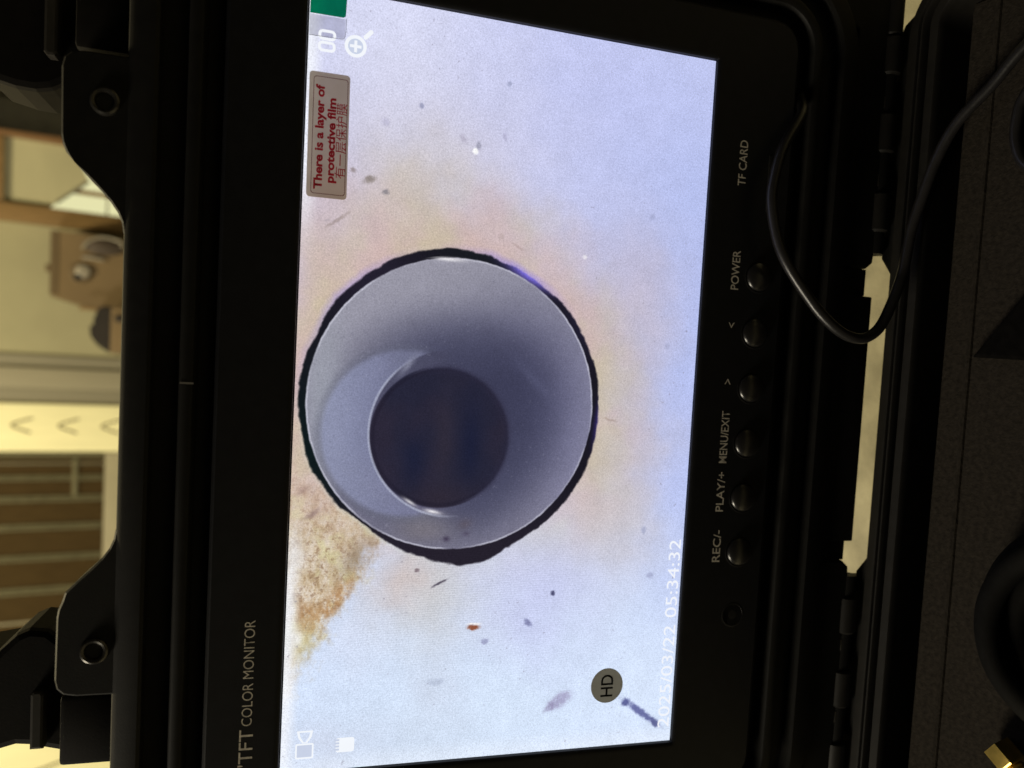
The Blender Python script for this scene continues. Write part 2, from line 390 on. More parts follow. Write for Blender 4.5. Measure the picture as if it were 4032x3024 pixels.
# opened latches, folded up past the lid edge
LA = [(86, 98), (86, 120), (82, 126), (79.6, 130), (78.6, 134), (78.8, 139), (80.4, 146), (108, 150), (116, 146), (116, 98)]
LB = [(-86, 98), (-86, 120), (-76, 124.5), (-72.8, 128), (-72.2, 133), (-73.7, 136.3), (-78.5, 141), (-80, 150), (-110, 150), (-106.2, 135.8), (-106.6, 132.5), (-112.4, 111), (-113, 98)]
for s, out, x0 in ((1, LA, 87.2), (-1, LB, -88.9)):
    lt = inlid(prism('latch', M['latch'], case, out, -40, -19, 2))
    prism('lever', M['latch_lever'], lt, [(x0, 128.4), (x0 + 1.2 * s, 127.7), (x0 + 17 * s, 127.7), (x0 + 17 * s, 131.2), (x0 + 1.0 * s, 131.2), (x0, 130.4)], -18.8, -15, .8)
    box('arm', M['latch'], lt, min(88 * s, 108 * s), max(88 * s, 108 * s), 104, 122, -18.8, -8, 1.5)
# base: open tray with a tongue-and-groove rim
BZ = 75
BR = (-139, 139, -262, -41.3)         # inner opening of the base, room mm
def toroot(o): o.matrix_local = Matrix.Translation((0, .155, 0)); return o
prof = [(-1, 4), (-.6, 48), (0, BZ - 3), (.3, BZ - .6), (.9, BZ), (5.2, BZ), (5.7, BZ - .5), (5.9, BZ - 2.2), (7.6, BZ - 2.2), (7.8, BZ + .8), (8.2, BZ + 1.2), (9.0, BZ + 1.2),
      (9.3, BZ + .6), (9.5, BZ - 1.6), (10.6, BZ - 1.6), (10.8, BZ + .3), (11.2, BZ + .7), (12.2, BZ + .7), (12.6, BZ), (12.8, BZ - 2), (16.6, BZ - 2.1), (19.4, BZ - 2.3), (20.6, BZ - 3.4), (21, BZ - 6), (21, 6), (18, 1), (-1, 1)]
base = toroot(sweep_rect('base', M['edge'], case, BR, 9, [(d_ * .645, n_) for d_, n_ in prof], 12))
box('floor_panel', M['shell'], base, -139, 139, -262, -43.5, .8, 4)
lining = toroot(box('lining', M['foam'], case, -134, 134, -257, -50.2, 4.2, 73, 2.2, 3))
tube('piping', M['foam'], lining, [(-.131, -.0600, .0731), (0, -.0594, .0731), (.131, -.0592, .0731)], .0009, 8, 4)
# hinge knuckles: thick and thin barrels in turn on a steel pin
HY, HN = -131.0, -3.0
for s in (1, -1):
    xs = [(57.5, 63.5, 2.4), (64.5, 78, 3.9), (78.2, 90, 2.2), (91.5, 105, 3.9), (105.2, 117, 2.2), (118, 131, 3.9), (131.2, 150, 3.6)]
    inlid(lathe('hinge_rod', M['shell'], case, [(3.4, 0), (3.4, 93)], 57 if s > 0 else -150, HY, HN - .6, 16, 'x'))
    for a, b, r in xs:
        x0 = min(a * s, b * s)
        inlid(lathe('hinge_knuckle', M['edge'], case, [(r * .8, 0), (r, .7), (r, b - a - .7), (r * .8, b - a)], x0, HY, HN, 20, 'x'))
    for xg in (80, 106.5): inlid(box('pin_end', M['pin'], case, min(xg * s, (xg + 4) * s), max(xg * s, (xg + 4) * s), HY + 2.0, HY + 2.4, HN + 1.6, HN + 2.2, .1))
    for a, b, r in xs:
        if r < 3:
            inlid(box('knuckle_web', M['edge'], case, min(a * s, b * s), max(a * s, b * s), HY - 9, HY - 1.8, HN - 4, HN - .5, .5))
for s in (1, -1):
    pts = [(49.5 * s, -20), (49.5 * s, -33.5), (128 * s, -33.5), (124 * s, -26)]
    toroot(prism('hinge_bracket', M['shell'], case, [(44.5 * s, -31.2), (51 * s, -27.4), (56 * s, -24), (132 * s, -24), (136 * s, -26), (139.5 * s, -31.2)], 52, 71.8, .8))
tag(case, 'open black plastic hard case holding the monitor in its lid', 'case')

# ------------------------------------------------------------------ the monitor
W2, H2 = 111.2, 62.55
mon = empty('tft_monitor', ML)
fp = sweep_rect('faceplate', M['face'], mon, (-W2 - .5, W2 + .5, -H2 - .5, H2 + .5), .35, [(-.1, -2.5), (0, -.2), (0, .5), (.35, .85), (1.2, 1.0), (1.9, 1.0)], 4)
# faceplate sheet between the screen opening and the well
bm = bmesh.new()
a = rrect(-W2 - 2.4, W2 + 2.4, -H2 - 2.4, H2 + 2.4, 2.25, 4); n_ = len(a)
b = rrect(-126.6, 126.6, -91.6, 82.8, 8, 4); c = rrect(-127.6, 127.6, -92.6, 83.8, 9, 4); d = rrect(-127.6, 127.6, -92.6, 83.8, 9, 4)
R4 = [[bm.verts.new((x, y, z)) for x, y in q] for q, z in ((a, 1.0), (b, 1.0), (c, .2), (d, -12))]
for p_, q_ in zip(R4, R4[1:]):
    for i in range(n_): bm.faces.new((p_[i], p_[(i + 1) % n_], q_[(i + 1) % n_], q_[i]))
finish(scaled(bm), 'front_frame', M['face'], mon)

# ---- the picture on the screen: nodes in millimetres on the panel
NT = None
def nd(t, **kw):
    n = NT.nodes.new(t)
    for k, v in kw.items(): setattr(n, k, v)
    return n
def lk(v, s):
    if isinstance(v, bpy.types.NodeSocket): NT.links.new(v, s)
    else: s.default_value = v
def mt(op, a, b=0.0, c=0.0, clamp=False):
    n = nd('ShaderNodeMath', operation=op, use_clamp=clamp); lk(a, n.inputs[0]); lk(b, n.inputs[1]); lk(c, n.inputs[2]); return n.outputs[0]
def vm(op, a, b=(0, 0, 0), out=0):
    n = nd('ShaderNodeVectorMath', operation=op); lk(a, n.inputs[0]); lk(b, n.inputs[1]); return n.outputs[out]
def ss(x, a, b):                       # smoothstep from a to b
    n = nd('ShaderNodeMapRange', interpolation_type='SMOOTHSTEP'); lk(x, n.inputs['Value'])
    n.inputs['From Min'].default_value = min(a, b); n.inputs['From Max'].default_value = max(a, b)
    n.inputs['To Min'].default_value = 0.0 if a < b else 1.0; n.inputs['To Max'].default_value = 1.0 if a < b else 0.0
    return n.outputs[0]
def noise(scale, detail=3, rough=.5, off=0.0, vec=None, dist=0.0):
    n = nd('ShaderNodeTexNoise'); n.inputs['Scale'].default_value = scale; n.inputs['Detail'].default_value = detail
    n.inputs['Roughness'].default_value = rough; n.inputs['Distortion'].default_value = dist
    lk(vm('ADD', vec if vec is not None else P0, (off, off * .7, off * .3)), n.inputs['Vector']); return n
def mixc(f, a, b):
    n = nd('ShaderNodeMix', data_type='RGBA'); lk(f, n.inputs['Factor'])
    for v, s in ((a, n.inputs['A']), (b, n.inputs['B'])): lk(v if isinstance(v, bpy.types.NodeSocket) else tuple(v) + (1,), s)
    return n.outputs['Result']
def gauss(cx, cy, rx, ry, ang=0, vec=None):
    n = nd('ShaderNodeMapping', vector_type='TEXTURE'); lk(vec if vec is not None else PW, n.inputs['Vector'])
    n.inputs['Location'].default_value = (cx, cy, 0); n.inputs['Rotation'].default_value = (0, 0, math.radians(ang)); n.inputs['Scale'].default_value = (rx, ry, 1)
    return mt('POWER', 0.3679, vm('DOT_PRODUCT', n.outputs[0], n.outputs[0], out=1))
def blob(col, c, wgt, cx, cy, rx, ry, ang=0, vec=None):
    return mixc(mt('MULTIPLY', gauss(cx, cy, rx, ry, ang, vec), wgt), col, c)
def dist(cx, cy, vec):
    return vm('LENGTH', vm('SUBTRACT', vec, (cx, cy, 0)), out=1)
def start(name):
    global NT, P0, PX, PY, n_w, PW, n_s1
    m = bpy.data.materials.new(name); m.use_nodes = True; m.cycles.emission_sampling = 'NONE'
    NT = m.node_tree; NT.nodes.clear()
    P0 = vm('MULTIPLY', nd('ShaderNodeTexCoord').outputs['Object'], (1000, 1000, 0))
    sp = nd('ShaderNodeSeparateXYZ'); lk(P0, sp.inputs[0]); PX, PY = sp.outputs[0], sp.outputs[1]
    n_w = noise(.35, 4, .6); n_s1 = noise(.09, 3, .62, 7)
    PW = vm('ADD', P0, vm('MULTIPLY', vm('SUBTRACT', n_w.outputs['Color'], (.5, .5, .5)), (1.6, 1.6, 0)))     # slightly ragged
    return m
def ring_colour():
    c = mixc(ss(PX, -50, -20), (.165, .15, .19), (.125, .118, .15))
    c = blob(c, (.085, .125, .13), .9, -16, 58, 26, 14, -10, P0)
    c = blob(c, (.165, .15, .205), .9, 34, 42, 14, 12, 0, P0)
    c = blob(c, (.12, .13, .15), .9, 44, 14, 8, 12, 0, P0)
    c = mixc(mt('MULTIPLY', gauss(38.5, -4.8, 2.4, 8.5, -26, P0), 1.0), c, (.50, .45, .90))
    c = blob(c, (.24, .20, .50), .7, -5, -30, 9, 1.4, -5, P0)
    return blob(c, (.17, .155, .25), .7, 22, -25, 12, 4, 40, P0)
def finish_picture(col):
    # panel structure: sensor grain, fine rows that beat with the phone's sensor
    wn = nd('ShaderNodeTexWhiteNoise', noise_dimensions='2D'); lk(vm('FLOOR', vm('MULTIPLY', P0, (3.4, 3.4, 0))), wn.inputs['Vector'])
    g1 = mt('MULTIPLY', mt('SUBTRACT', wn.outputs['Value'], .5), .05)
    g2 = mt('MULTIPLY', mt('SUBTRACT', noise(2.2, 2, .6, 123).outputs['Fac'], .5), .30)
    g3 = mt('MULTIPLY', mt('SUBTRACT', noise(.16, 4, .6, 222).outputs['Fac'], .5), .10)
    rows = mt('MULTIPLY', mt('MULTIPLY', mt('SINE', mt('MULTIPLY_ADD', PX, 8.6, mt('MULTIPLY', PY, .35))), .022), mt('ADD', gauss(-62, 20, 24, 60, 0, P0), .15))
    fac = mt('ADD', 1.0, mt('ADD', mt('ADD', g1, g2), mt('ADD', g3, rows)))
    cmb = nd('ShaderNodeCombineXYZ')
    for i in range(3): lk(fac, cmb.inputs[i])
    gm = nd('ShaderNodeGamma'); lk(vm('MULTIPLY', col, cmb.outputs[0]), gm.inputs[0]); gm.inputs[1].default_value = 2.2
    em = nd('ShaderNodeEmission'); lk(gm.outputs[0], em.inputs[0]); em.inputs[1].default_value = 1.0
    lk(em.outputs[0], nd('ShaderNodeOutputMaterial').inputs[0])

# picture outside the mouth of the pipe
sm = start('picture_pipe_wall')
n_b = noise(.045, 3, .55, 31)
PB = vm('ADD', P0, vm('MULTIPLY', vm('SUBTRACT', n_b.outputs['Color'], (.5, .5, .5)), (26, 26, 0)))       # loose, cloudy
col = mixc(ss(PX, -110, 60), (.825, .885, .985), (.785, .80, .94))
col = blob(col, (.69, .74, .935), .9, 45, -62, 70, 40, 0, PB)
col = blob(col, (.70, .745, .94), .6, -10, -66, 60, 26, 0, PB)
col = blob(col, (.74, .765, .94), .65, 95, -20, 30, 40, 0, PB)
col = blob(col, (.86, .87, .96), .8, 100, 40, 40, 34, 0, PB)
col = blob(col, (.80, .78, .84), .5, 68, 22, 26, 34, 0, PB)
col = blob(col, (.80, .72, .74), .75, 44, 52, 22, 22, 0, PB)
col = blob(col, (.77, .70, .74), .7, 44, 20, 13, 40, 0, PB)
col = blob(col, (.76, .71, .77), .6, 30, -30, 26, 16, -40, PB)
col = blob(col, (.78, .74, .68), .6, 58, 32, 15, 13, 0, PB)
col = blob(col, (.77, .71, .72), .55, -4, -42, 44, 12, 0, PB)
col = blob(col, (.79, .74, .69), .6, -35, -32, 22, 14, 0, PB)
col = blob(col, (.765, .775, .925), .7, -62, -14, 24, 20, 0, PB)
col = blob(col, (.78, .76, .74), .7, -62, 22, 17, 18, 0, PB)
col = blob(col, (.79, .71, .67), .65, -52, 31, 9, 9, 0, PB)
col = blob(col, (.84, .87, .955), .7, -72, 41, 15, 7, -28, PB)
col = blob(col, (.84, .90, .985), .9, -100, 5, 24, 55, 0, PB)
col = blob(col, (.855, .91, 1.0), .8, -97, -50, 30, 22, 0, PB)
col = blob(col, (.80, .83, .90), .5, -88, 18, 10, 8, 0, PB)
col = blob(col, (.78, .82, .885), .35, -106, 25, 10, 20, 0, PB)
col = blob(col, (.815, .85, .93), .8, -104, 50, 9, 14, 0, PB)
col = blob(col, (.80, .72, .67), .75, 20, 58, 24, 9, 0, PB)
col = blob(col, (.82, .70, .64), .75, -8, 61, 22, 7, 0, PB)
# stain: rust and scale creeping in from the upper left
yl = mt('SUBTRACT', mt('MULTIPLY_ADD', PX, .54, PY), 38 - 45 * -.54 - 48.6 + 0.0)
mps = nd('ShaderNodeMapping'); lk(P0, mps.inputs['Vector']); mps.inputs['Rotation'].default_value = (0, 0, math.radians(27)); mps.inputs['Scale'].default_value = (.85, 1.3, 1)
n_s2 = noise(.24, 5, .72, 13, vec=mps.outputs[0]); n_s3 = noise(.6, 3, .7, 19)
stain = mt('MULTIPLY', ss(mt('MULTIPLY_ADD', n_s2.outputs['Fac'], 9, mt('MULTIPLY_ADD', n_s1.outputs['Fac'], 14, yl)), 7.6, 14.6), ss(PX, -4, -30))
sc_ = mixc(ss(n_s2.outputs['Fac'], .36, .62), (.87, .81, .73), (.75, .65, .50))
sc_ = mixc(mt('MULTIPLY', ss(n_s1.outputs['Fac'], .5, .64), .8), sc_, (.83, .79, .58))
sc_ = mixc(mt('MULTIPLY', ss(n_s2.outputs['Fac'], .54, .70), .75), sc_, (.58, .46, .33))
sc_ = mixc(mt('MULTIPLY', ss(n_s3.outputs['Fac'], .53, .66), .6), sc_, (.52, .39, .28))
sc_ = blob(sc_, (.52, .46, .38), .7, -47, 42, 8, 4, -35)
g_o = mt('MULTIPLY', mt('ADD', gauss(-62, 50, 11, 2.6, -38), gauss(-65, 57, 5, 3, 10), clamp=True), ss(n_s2.outputs['Fac'], .34, .56))
sc_ = mixc(mt('MULTIPLY', g_o, .6), sc_, (.66, .44, .25))
sc_ = blob(sc_, (.80, .77, .57), .7, -73, 57, 7, 5, -20)
sc_ = blob(sc_, (.97, .96, .93), .8, -71.5, 59.2, 2.2, 1.5)
sc_ = blob(sc_, (.91, .89, .87), .7, -47, 60, 5, 2.5)
sc_ = blob(sc_, (.90, .90, .90), .85, -90, 60, 9, 7)
sc_ = blob(sc_, (.44, .32, .25), .8, -28, 59, 2.6, .9, -60)
sc_ = blob(sc_, (.40, .30, .28), .8, -35, 56.4, 2.6, .8, -55)
col = mixc(mt('MULTIPLY', stain, .92), col, sc_)
# over-exposed upper edge of the panel
col = mixc(mt('MULTIPLY', ss(PY, 57.5, 62), mt('MULTIPLY', ss(mt('ABSOLUTE', mt('ADD', PX, -2)), 28, 66), .85)), col, (.955, .965, .995))
col = mixc(mt('MULTIPLY', ss(PX, -104, -111), .5), col, (.92, .95, 1))
gnm = noise(.8, 2, .6, 40)
# marks lying on the wall of the pipe
for c, wgt, cx, cy, rx, ry, an in (((.62, .60, .74), .75, -95, -22.5, 4.4, 2.3, -60), ((.55, .52, .66), .6, -97, -19.5, 2.6, 1.2, -60),
        ((.40, .42, .62), .95, -101, -51.5, 8.2, 1.3, 54), ((.34, .36, .56), .9, -97, -45.6, 1.4, 1.5, 0), ((.36, .38, .56), .9, -104.6, -56.6, 2.2, 1.3, 50),
        ((.55, .33, .25), 1, -70, 7, .9, 2.0, 0), ((.95, .93, .93), .9, -69, 7, .4, 2.2, 0), ((.25, .25, .38), .9, -60, -18.1, .9, .8, 0), ((.45, .46, .62), .8, -69.4, -10.4, 1.0, 1.8, -40),
        ((.32, .30, .36), .95, -56, 18.3, 2.9, .45, -62), ((.55, .56, .70), .7, -74.6, 3.3, 1, 1.5, 0), ((.60, .62, .75), .6, -55, -51.5, 1.2, 1.3, 0), ((.42, .36, .40), .8, -52, 25.3, .7, .8, 0),
        ((.70, .74, .83), .6, -86.6, 18.1, 1.2, 2.6, 0), ((.50, .46, .44), .75, 61, 44.4, 1.1, 1.9, 20), ((.42, .42, .48), .8, 58.1, 39.6, .9, 1, 0), ((.58, .60, .72), .7, 93.7, 4.9, .8, .9, 0),
        ((.55, .56, .68), .75, 83.5, 30.6, .8, .8, 0), ((1, 1, 1), .95, 73, 14.1, .9, .9, 0), ((.58, .58, .66), .7, 74.7, 13.1, 1.1, .9, 0), ((.68, .67, .78), .5, 77.6, 40.7, 1.4, 1.3, 0),
        ((.66, .64, .72), .5, 75.9, 17.7, 1.4, .9, 30), ((.66, .65, .77), .5, 78.4, 5.3, 1.5, .8, 0), ((.60, .54, .54), .7, 48.8, 52.8, 4.2, .55, -52), ((.42, .38, .44), .8, -4.5, -33.4, 2.6, .4, 80),
        ((.50, .47, .52), .7, 46.5, -.4, .5, 2.4, -25), ((.6, .58, .62), .7, 49, 5, 1.2, .9, 0), ((.55, .5, .5), .7, 63, 49, .8, .8, 0), ((.95, .96, 1), .9, 45.5, -22, .7, .7, 0),
        ((.60, .62, .74), .6, -40, -48, 1.3, 1.0, 0), ((.62, .63, .75), .6, 20, -52, 1, 1, 0), ((.62, .64, .78), .6, 60, -44, 1, 1, 0)):
    col = mixc(mt('MULTIPLY', ss(mt('MULTIPLY', gauss(cx, cy, rx, ry, an), mt('MULTIPLY_ADD', gnm.outputs['Fac'], 1.5, .25)), .1, .85), wgt), col, c)
# fine flecks on the wall of the pipe
fl = noise(.9, 2, .5, 51)
col = mixc(mt('MULTIPLY', mt('MULTIPLY', ss(fl.outputs['Fac'], .66, .78), ss(n_b.outputs['Fac'], .38, .6)), .5), col, (.52, .50, .56))

# joint ring round the mouth of the pipe
PR = vm('ADD', P0, vm('ADD', vm('MULTIPLY', vm('SUBTRACT', n_w.outputs['Color'], (.5, .5, .5)), (1.1, 1.1, 0)), vm('MULTIPLY', vm('SUBTRACT', n_s1.outputs['Color'], (.5, .5, .5)), (2.6, 2.6, 0))))
d_out = dist(-2.56, 15.78, PR)
bump_ = mt('ADD', mt('MULTIPLY', gauss(-50, 9, 10, 12, 0, P0), 3.0), mt('MULTIPLY', gauss(-37, 41, 9, 9, 0, P0), -1.7))
bump_ = mt('ADD', bump_, mt('MULTIPLY', gauss(41, 24, 12, 14, 0, P0), 1.3))
bump_ = mt('ADD', bump_, mt('MULTIPLY', gauss(30, 48, 16, 16, 0, P0), 1.2))
bump_ = mt('ADD', bump_, mt('MULTIPLY', gauss(-28, -24, 14, 14, 0, P0), .7))
do_ = mt('SUBTRACT', d_out, mt('ADD', bump_, 45.4))
tint = mt('MULTIPLY', ss(mt('MULTIPLY_ADD', n_b.outputs['Fac'], 22, do_), 38, 8), mt('MULTIPLY', ss(PX, -66, -6), .92))
col = mixc(tint, col, mixc(ss(noise(.05, 3, .5, 61).outputs['Fac'], .38, .62), (.80, .70, .675), (.785, .725, .625)))
halo = mt('MULTIPLY', ss(do_, 2.6, 0), mt('ADD', mt('MULTIPLY', gauss(30, 52, 26, 16, 0, P0), .5), mt('MULTIPLY', gauss(42, -4, 12, 16, 0, P0), .75)))
col = mixc(halo, col, (.62, .56, .86))
col = mixc(mt('MULTIPLY', ss(do_, 1.6, .1), mt('MULTIPLY', gauss(-38, 42, 40, 22, 0, P0), .35)), col, (.80, .84, .82))
col = mixc(ss(do_, .45, -.35), col, ring_colour())
finish_picture(col)

# picture inside the mouth of the pipe
sm2 = start('picture_pipe_bore')
PI_ = vm('ADD', P0, vm('MULTIPLY', vm('SUBTRACT', n_w.outputs['Color'], (.5, .5, .5)), (.6, .6, 0)))
d_in = dist(-2.09, 15.95, PI_)
d_h = dist(-11.91, 20.1, P0)
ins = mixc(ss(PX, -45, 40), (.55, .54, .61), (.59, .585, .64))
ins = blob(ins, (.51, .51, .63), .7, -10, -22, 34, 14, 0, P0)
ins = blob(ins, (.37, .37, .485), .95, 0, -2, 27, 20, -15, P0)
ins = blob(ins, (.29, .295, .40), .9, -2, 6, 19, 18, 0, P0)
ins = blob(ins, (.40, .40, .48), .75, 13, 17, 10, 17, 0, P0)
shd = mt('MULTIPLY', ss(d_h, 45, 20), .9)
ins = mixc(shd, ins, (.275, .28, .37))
ins = blob(ins, (.55, .54, .56), .6, -30, 33, 16, 6, 60, P0)
ins = blob(ins, (.63, .65, .69), .6, -2, 55, 28, 6, 0, P0)
ins = blob(ins, (.52, .49, .50), .5, -40, 24, 4, 9, 0, P0)
d_cr = dist(-11.12, 30.4, P0)
d_lip = dist(-10.59, 16.44, P0)
lipdark = mt('MULTIPLY', ss(d_lip, 25.3, 24.7), ss(mt('SUBTRACT', PY, mt('MULTIPLY', mt('ABSOLUTE', mt('ADD', PX, 11)), .1)), 12, 22))
crm = mt('MULTIPLY', mt('MULTIPLY', ss(d_cr, 25.6, 23.4), .85), ss(mt('SUBTRACT', PY, mt('MULTIPLY', mt('ABSOLUTE', mt('ADD', PX, 11)), .16)), 15, 24))
crc = mixc(ss(PY, 26, 52), (.47, .48, .60), (.545, .565, .68))
crc = blob(crc, (.46, .47, .57), .8, 12, 31, 8, 8, 0, P0)
edge_ = mt('MULTIPLY', mt('MULTIPLY', ss(d_cr, 27.6, 25.0), ss(d_cr, 23.2, 25.0)), ss(PY, 20, 30))
ins = mixc(mt('MULTIPLY', edge_, .38), ins, (.40, .41, .48))
ins = mixc(crm, ins, crc)
ins = mixc(mt('MULTIPLY', lipdark, .9), ins, mixc(ss(PX, -20, 10), (.33, .32, .41), (.29, .29, .37)))
ins = blob(ins, (.60, .61, .69), .6, 9.0, 31.0, 3.4, .9, -38, P0)          # bright end of the lip
ins = blob(ins, (.47, .48, .61), .5, 7.5, -7, 7.5, 1.5, 46, P0)
ins = blob(ins, (.36, .33, .37), .6, -38, 11.5, 1.6, 2.2, 20, P0)
ins = blob(ins, (.25, .22, .30), .85, -42.5, 17, .8, 1.0, 0, P0)
ins = blob(ins, (.34, .32, .40), .8, -41, 11, .8, 1.3, 0, P0)
ins = blob(ins, (.30, .30, .42), .8, -31, 49, .9, .8, 0, P0)
ins = blob(ins, (.36, .34, .42), .6, -41, -4, .9, 1.6, 0, P0)
gr_ = noise(1.1, 2, .6, 77)
ins = mixc(mt('MULTIPLY', ss(gr_.outputs['Fac'], .60, .76), .13), ins, (.80, .80, .86))
ins = mixc(mt('MULTIPLY', ss(gr_.outputs['Fac'], .40, .26), .16), ins, (.30, .29, .38))
# far opening
n_h = noise(.05, 2, .5, 91)
hc = mixc(ss(n_h.outputs['Fac'], .40, .64), (.185, .172, .23), (.165, .165, .23))
hc = blob(hc, (.125, .14, .225), .7, -14, 11, 12, 3.2, 0, P0)
hc = blob(hc, (.13, .145, .23), .7, -20, 28, 9, 3.6, 0, P0)
hc = blob(hc, (.215, .195, .24), .6, -13, 19, 14, 3, 0, P0)
hc = blob(hc, (.205, .18, .22), .6, -30, 18, 5, 12, 0, P0)
rim_ = mt('MULTIPLY', ss(d_h, 19.2, 20.2), ss(d_h, 21.2, 20.2))
hc = mixc(mt('MULTIPLY', rim_, .35), hc, (.13, .12, .17))
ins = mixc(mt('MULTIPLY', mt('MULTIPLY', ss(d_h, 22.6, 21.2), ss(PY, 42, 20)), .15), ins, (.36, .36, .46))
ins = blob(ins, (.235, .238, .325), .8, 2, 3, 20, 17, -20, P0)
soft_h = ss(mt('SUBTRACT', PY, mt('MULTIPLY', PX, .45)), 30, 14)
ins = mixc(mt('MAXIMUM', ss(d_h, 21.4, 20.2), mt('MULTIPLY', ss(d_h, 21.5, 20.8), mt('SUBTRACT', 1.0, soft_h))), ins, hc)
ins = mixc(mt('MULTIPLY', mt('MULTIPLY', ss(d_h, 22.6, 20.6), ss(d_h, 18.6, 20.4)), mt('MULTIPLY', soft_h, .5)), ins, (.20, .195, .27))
lip = mt('MULTIPLY', mt('MULTIPLY', ss(d_lip, 24.5, 25.0), ss(d_lip, 25.7, 25.15)), ss(mt('SUBTRACT', PY, mt('MULTIPLY', mt('ADD', PX, 12), .35)), 20, 32))
ins = mixc(mt('MULTIPLY', lip, .6), ins, (.74, .76, .84))
ins = blob(ins, (.92, .91, .93), .95, -34.2, 21.6, .6, 2.6, -12, P0)
ins = blob(ins, (.90, .89, .90), .8, -31.3, 28.6, .5, 2.2, -32, P0)
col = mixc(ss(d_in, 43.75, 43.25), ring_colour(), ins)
rimline = mt('MULTIPLY', mt('MULTIPLY', ss(d_in, 42.85, 43.3), ss(d_in, 43.85, 43.4)), ss(noise(.06, 2, .5, 5).outputs['Fac'], .30, .55))
col = mixc(mt('MULTIPLY', rimline, .6), col, (.84, .84, .90))
col = blob(col, (.97, .96, .97), .8, 40.8, 20.5, .6, 4.5, 0, P0)

finish_picture(col)
# panel: front face split along the mouth of the pipe, one sheet
bm = bmesh.new(); NC = 128
cc = (-2.09, 15.95); mid = []; rim = []
for i in range(NC):
    a = 2 * math.pi * i / NC; dx, dy = math.cos(a), math.sin(a)
    mid.append(bm.verts.new((cc[0] + 44.15 * dx, cc[1] + 44.15 * dy, 0)))
    tx = ((W2 if dx > 0 else -W2) - cc[0]) / dx if abs(dx) > 1e-9 else 1e9
    ty = ((H2 if dy > 0 else -H2) - cc[1]) / dy if abs(dy) > 1e-9 else 1e9
    t_ = min(tx, ty); rim.append((cc[0] + t_ * dx, cc[1] + t_ * dy))
corner = [(W2, H2), (-W2, H2), (-W2, -H2), (W2, -H2)]
for cx_, cy_ in corner:                          # let the nearest ray end exactly in each corner
    k = min(range(NC), key=lambda i: (rim[i][0] - cx_) ** 2 + (rim[i][1] - cy_) ** 2); rim[k] = (cx_, cy_)
rv = [bm.verts.new((x, y, 0)) for x, y in rim]; bv = [bm.verts.new((x, y, -3)) for x, y in rim]
f = bm.faces.new(mid); f.material_index = 1
for i in range(NC):
    j = (i + 1) % NC; bm.faces.new((mid[i], rv[i], rv[j], mid[j])); bm.faces.new((rv[i], bv[i], bv[j], rv[j]))
bm.faces.new(bv)
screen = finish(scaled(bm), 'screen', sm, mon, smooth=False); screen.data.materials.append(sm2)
screen['label'] = 'lit display showing the inside of a pipe with a dark joint ring and rust stain'

# on-screen symbols
Z = .06
def ring_rr(name, m, cx, cy, w_, h_, r, t):
    return band(name, m, screen, rrect(cx - w_ / 2, cx + w_ / 2, cy - h_ / 2, cy + h_ / 2, r, 6), rrect(cx - w_ / 2 + t, cx + w_ / 2 - t, cy - h_ / 2 + t, cy + h_ / 2 - t, max(r - t, .2), 6), Z)
ring_rr('loop_icon', M['osd'], 98.7, 57.6, 2.9, 4.8, 1.25, .78)
ring_rr('loop_icon', M['osd'], 95.6, 57.6, 2.9, 4.8, 1.25, .78)
mg = band('magnifier_icon', M['osd'], screen, [(97.0 + 3.05 * math.cos(a), 49.8 + 3.05 * math.sin(a)) for a in [i * math.pi / 16 for i in range(32)]],
     [(97.0 + 2.1 * math.cos(a), 49.8 + 2.1 * math.sin(a)) for a in [i * math.pi / 16 for i in range(32)]], Z)
flat('magnifier_lens', M['osd_grey'], screen, [[(97.0 + 2.1 * math.cos(i * math.pi / 12), 49.8 + 2.1 * math.sin(i * math.pi / 12)) for i in range(24)]], Z - .02)
flat('magnifier_plus', M['osd'], screen, [[(95.4, 49.4), (98.6, 49.4), (98.6, 50.2), (95.4, 50.2)], [(96.6, 50.21), (97.4, 50.21), (97.4, 51.4), (96.6, 51.4)], [(96.6, 48.2), (97.4, 48.2), (97.4, 49.39), (96.6, 49.39)]], Z + .02)
flat('magnifier_handle', M['osd'], screen, [rot(rrect(-.1, 3.3, -.6, .6, .55, 4), -42, (0, 0))], Z)
h = [o for o in screen.children if o.name.startswith('magnifier_handle')][0]
for v in h.data.vertices: v.co += Vector((99.5, 47.5, 0)) * S
ring_rr('camera_icon', M['osd_faint'], -105.0, 55.9, 4.6, 5.2, .5, .5)
flat('camera_icon_fill', M['osd_grey'], screen, [rrect(-106.8, -103.2, 53.8, 58.0, .2, 2)], Z - .02)
bm = [(-102.6, 56.6), (-100.9, 57.8), (-98.9, 58.2), (-98.9, 53.6), (-100.9, 54.0), (-102.6, 55.2)]
bi = [(-102.3, 56.2), (-100.8, 57.1), (-99.4, 57.4), (-99.4, 54.4), (-100.8, 54.7), (-102.3, 55.6)]
band('camera_icon_lens', M['osd_faint'], screen, bm, bi, Z)
flat('card_icon', M['osd_faint'], screen, [rrect(-106.2, -101.8, 41.6, 47.0, .8, 4)], Z)
for i in range(4): flat('card_contact', M['osd_grey'], screen, [[(-105.6 + i * .95, 46.0), (-105.0 + i * .95, 46.0), (-105.0 + i * .95, 47.4), (-105.6 + i * .95, 47.4)]], Z + .02)
text('timestamp', M['osd_text'], screen, '2025/03/22 05:34:32', -106.6, -61.75, Z, 4.1, 63.4)

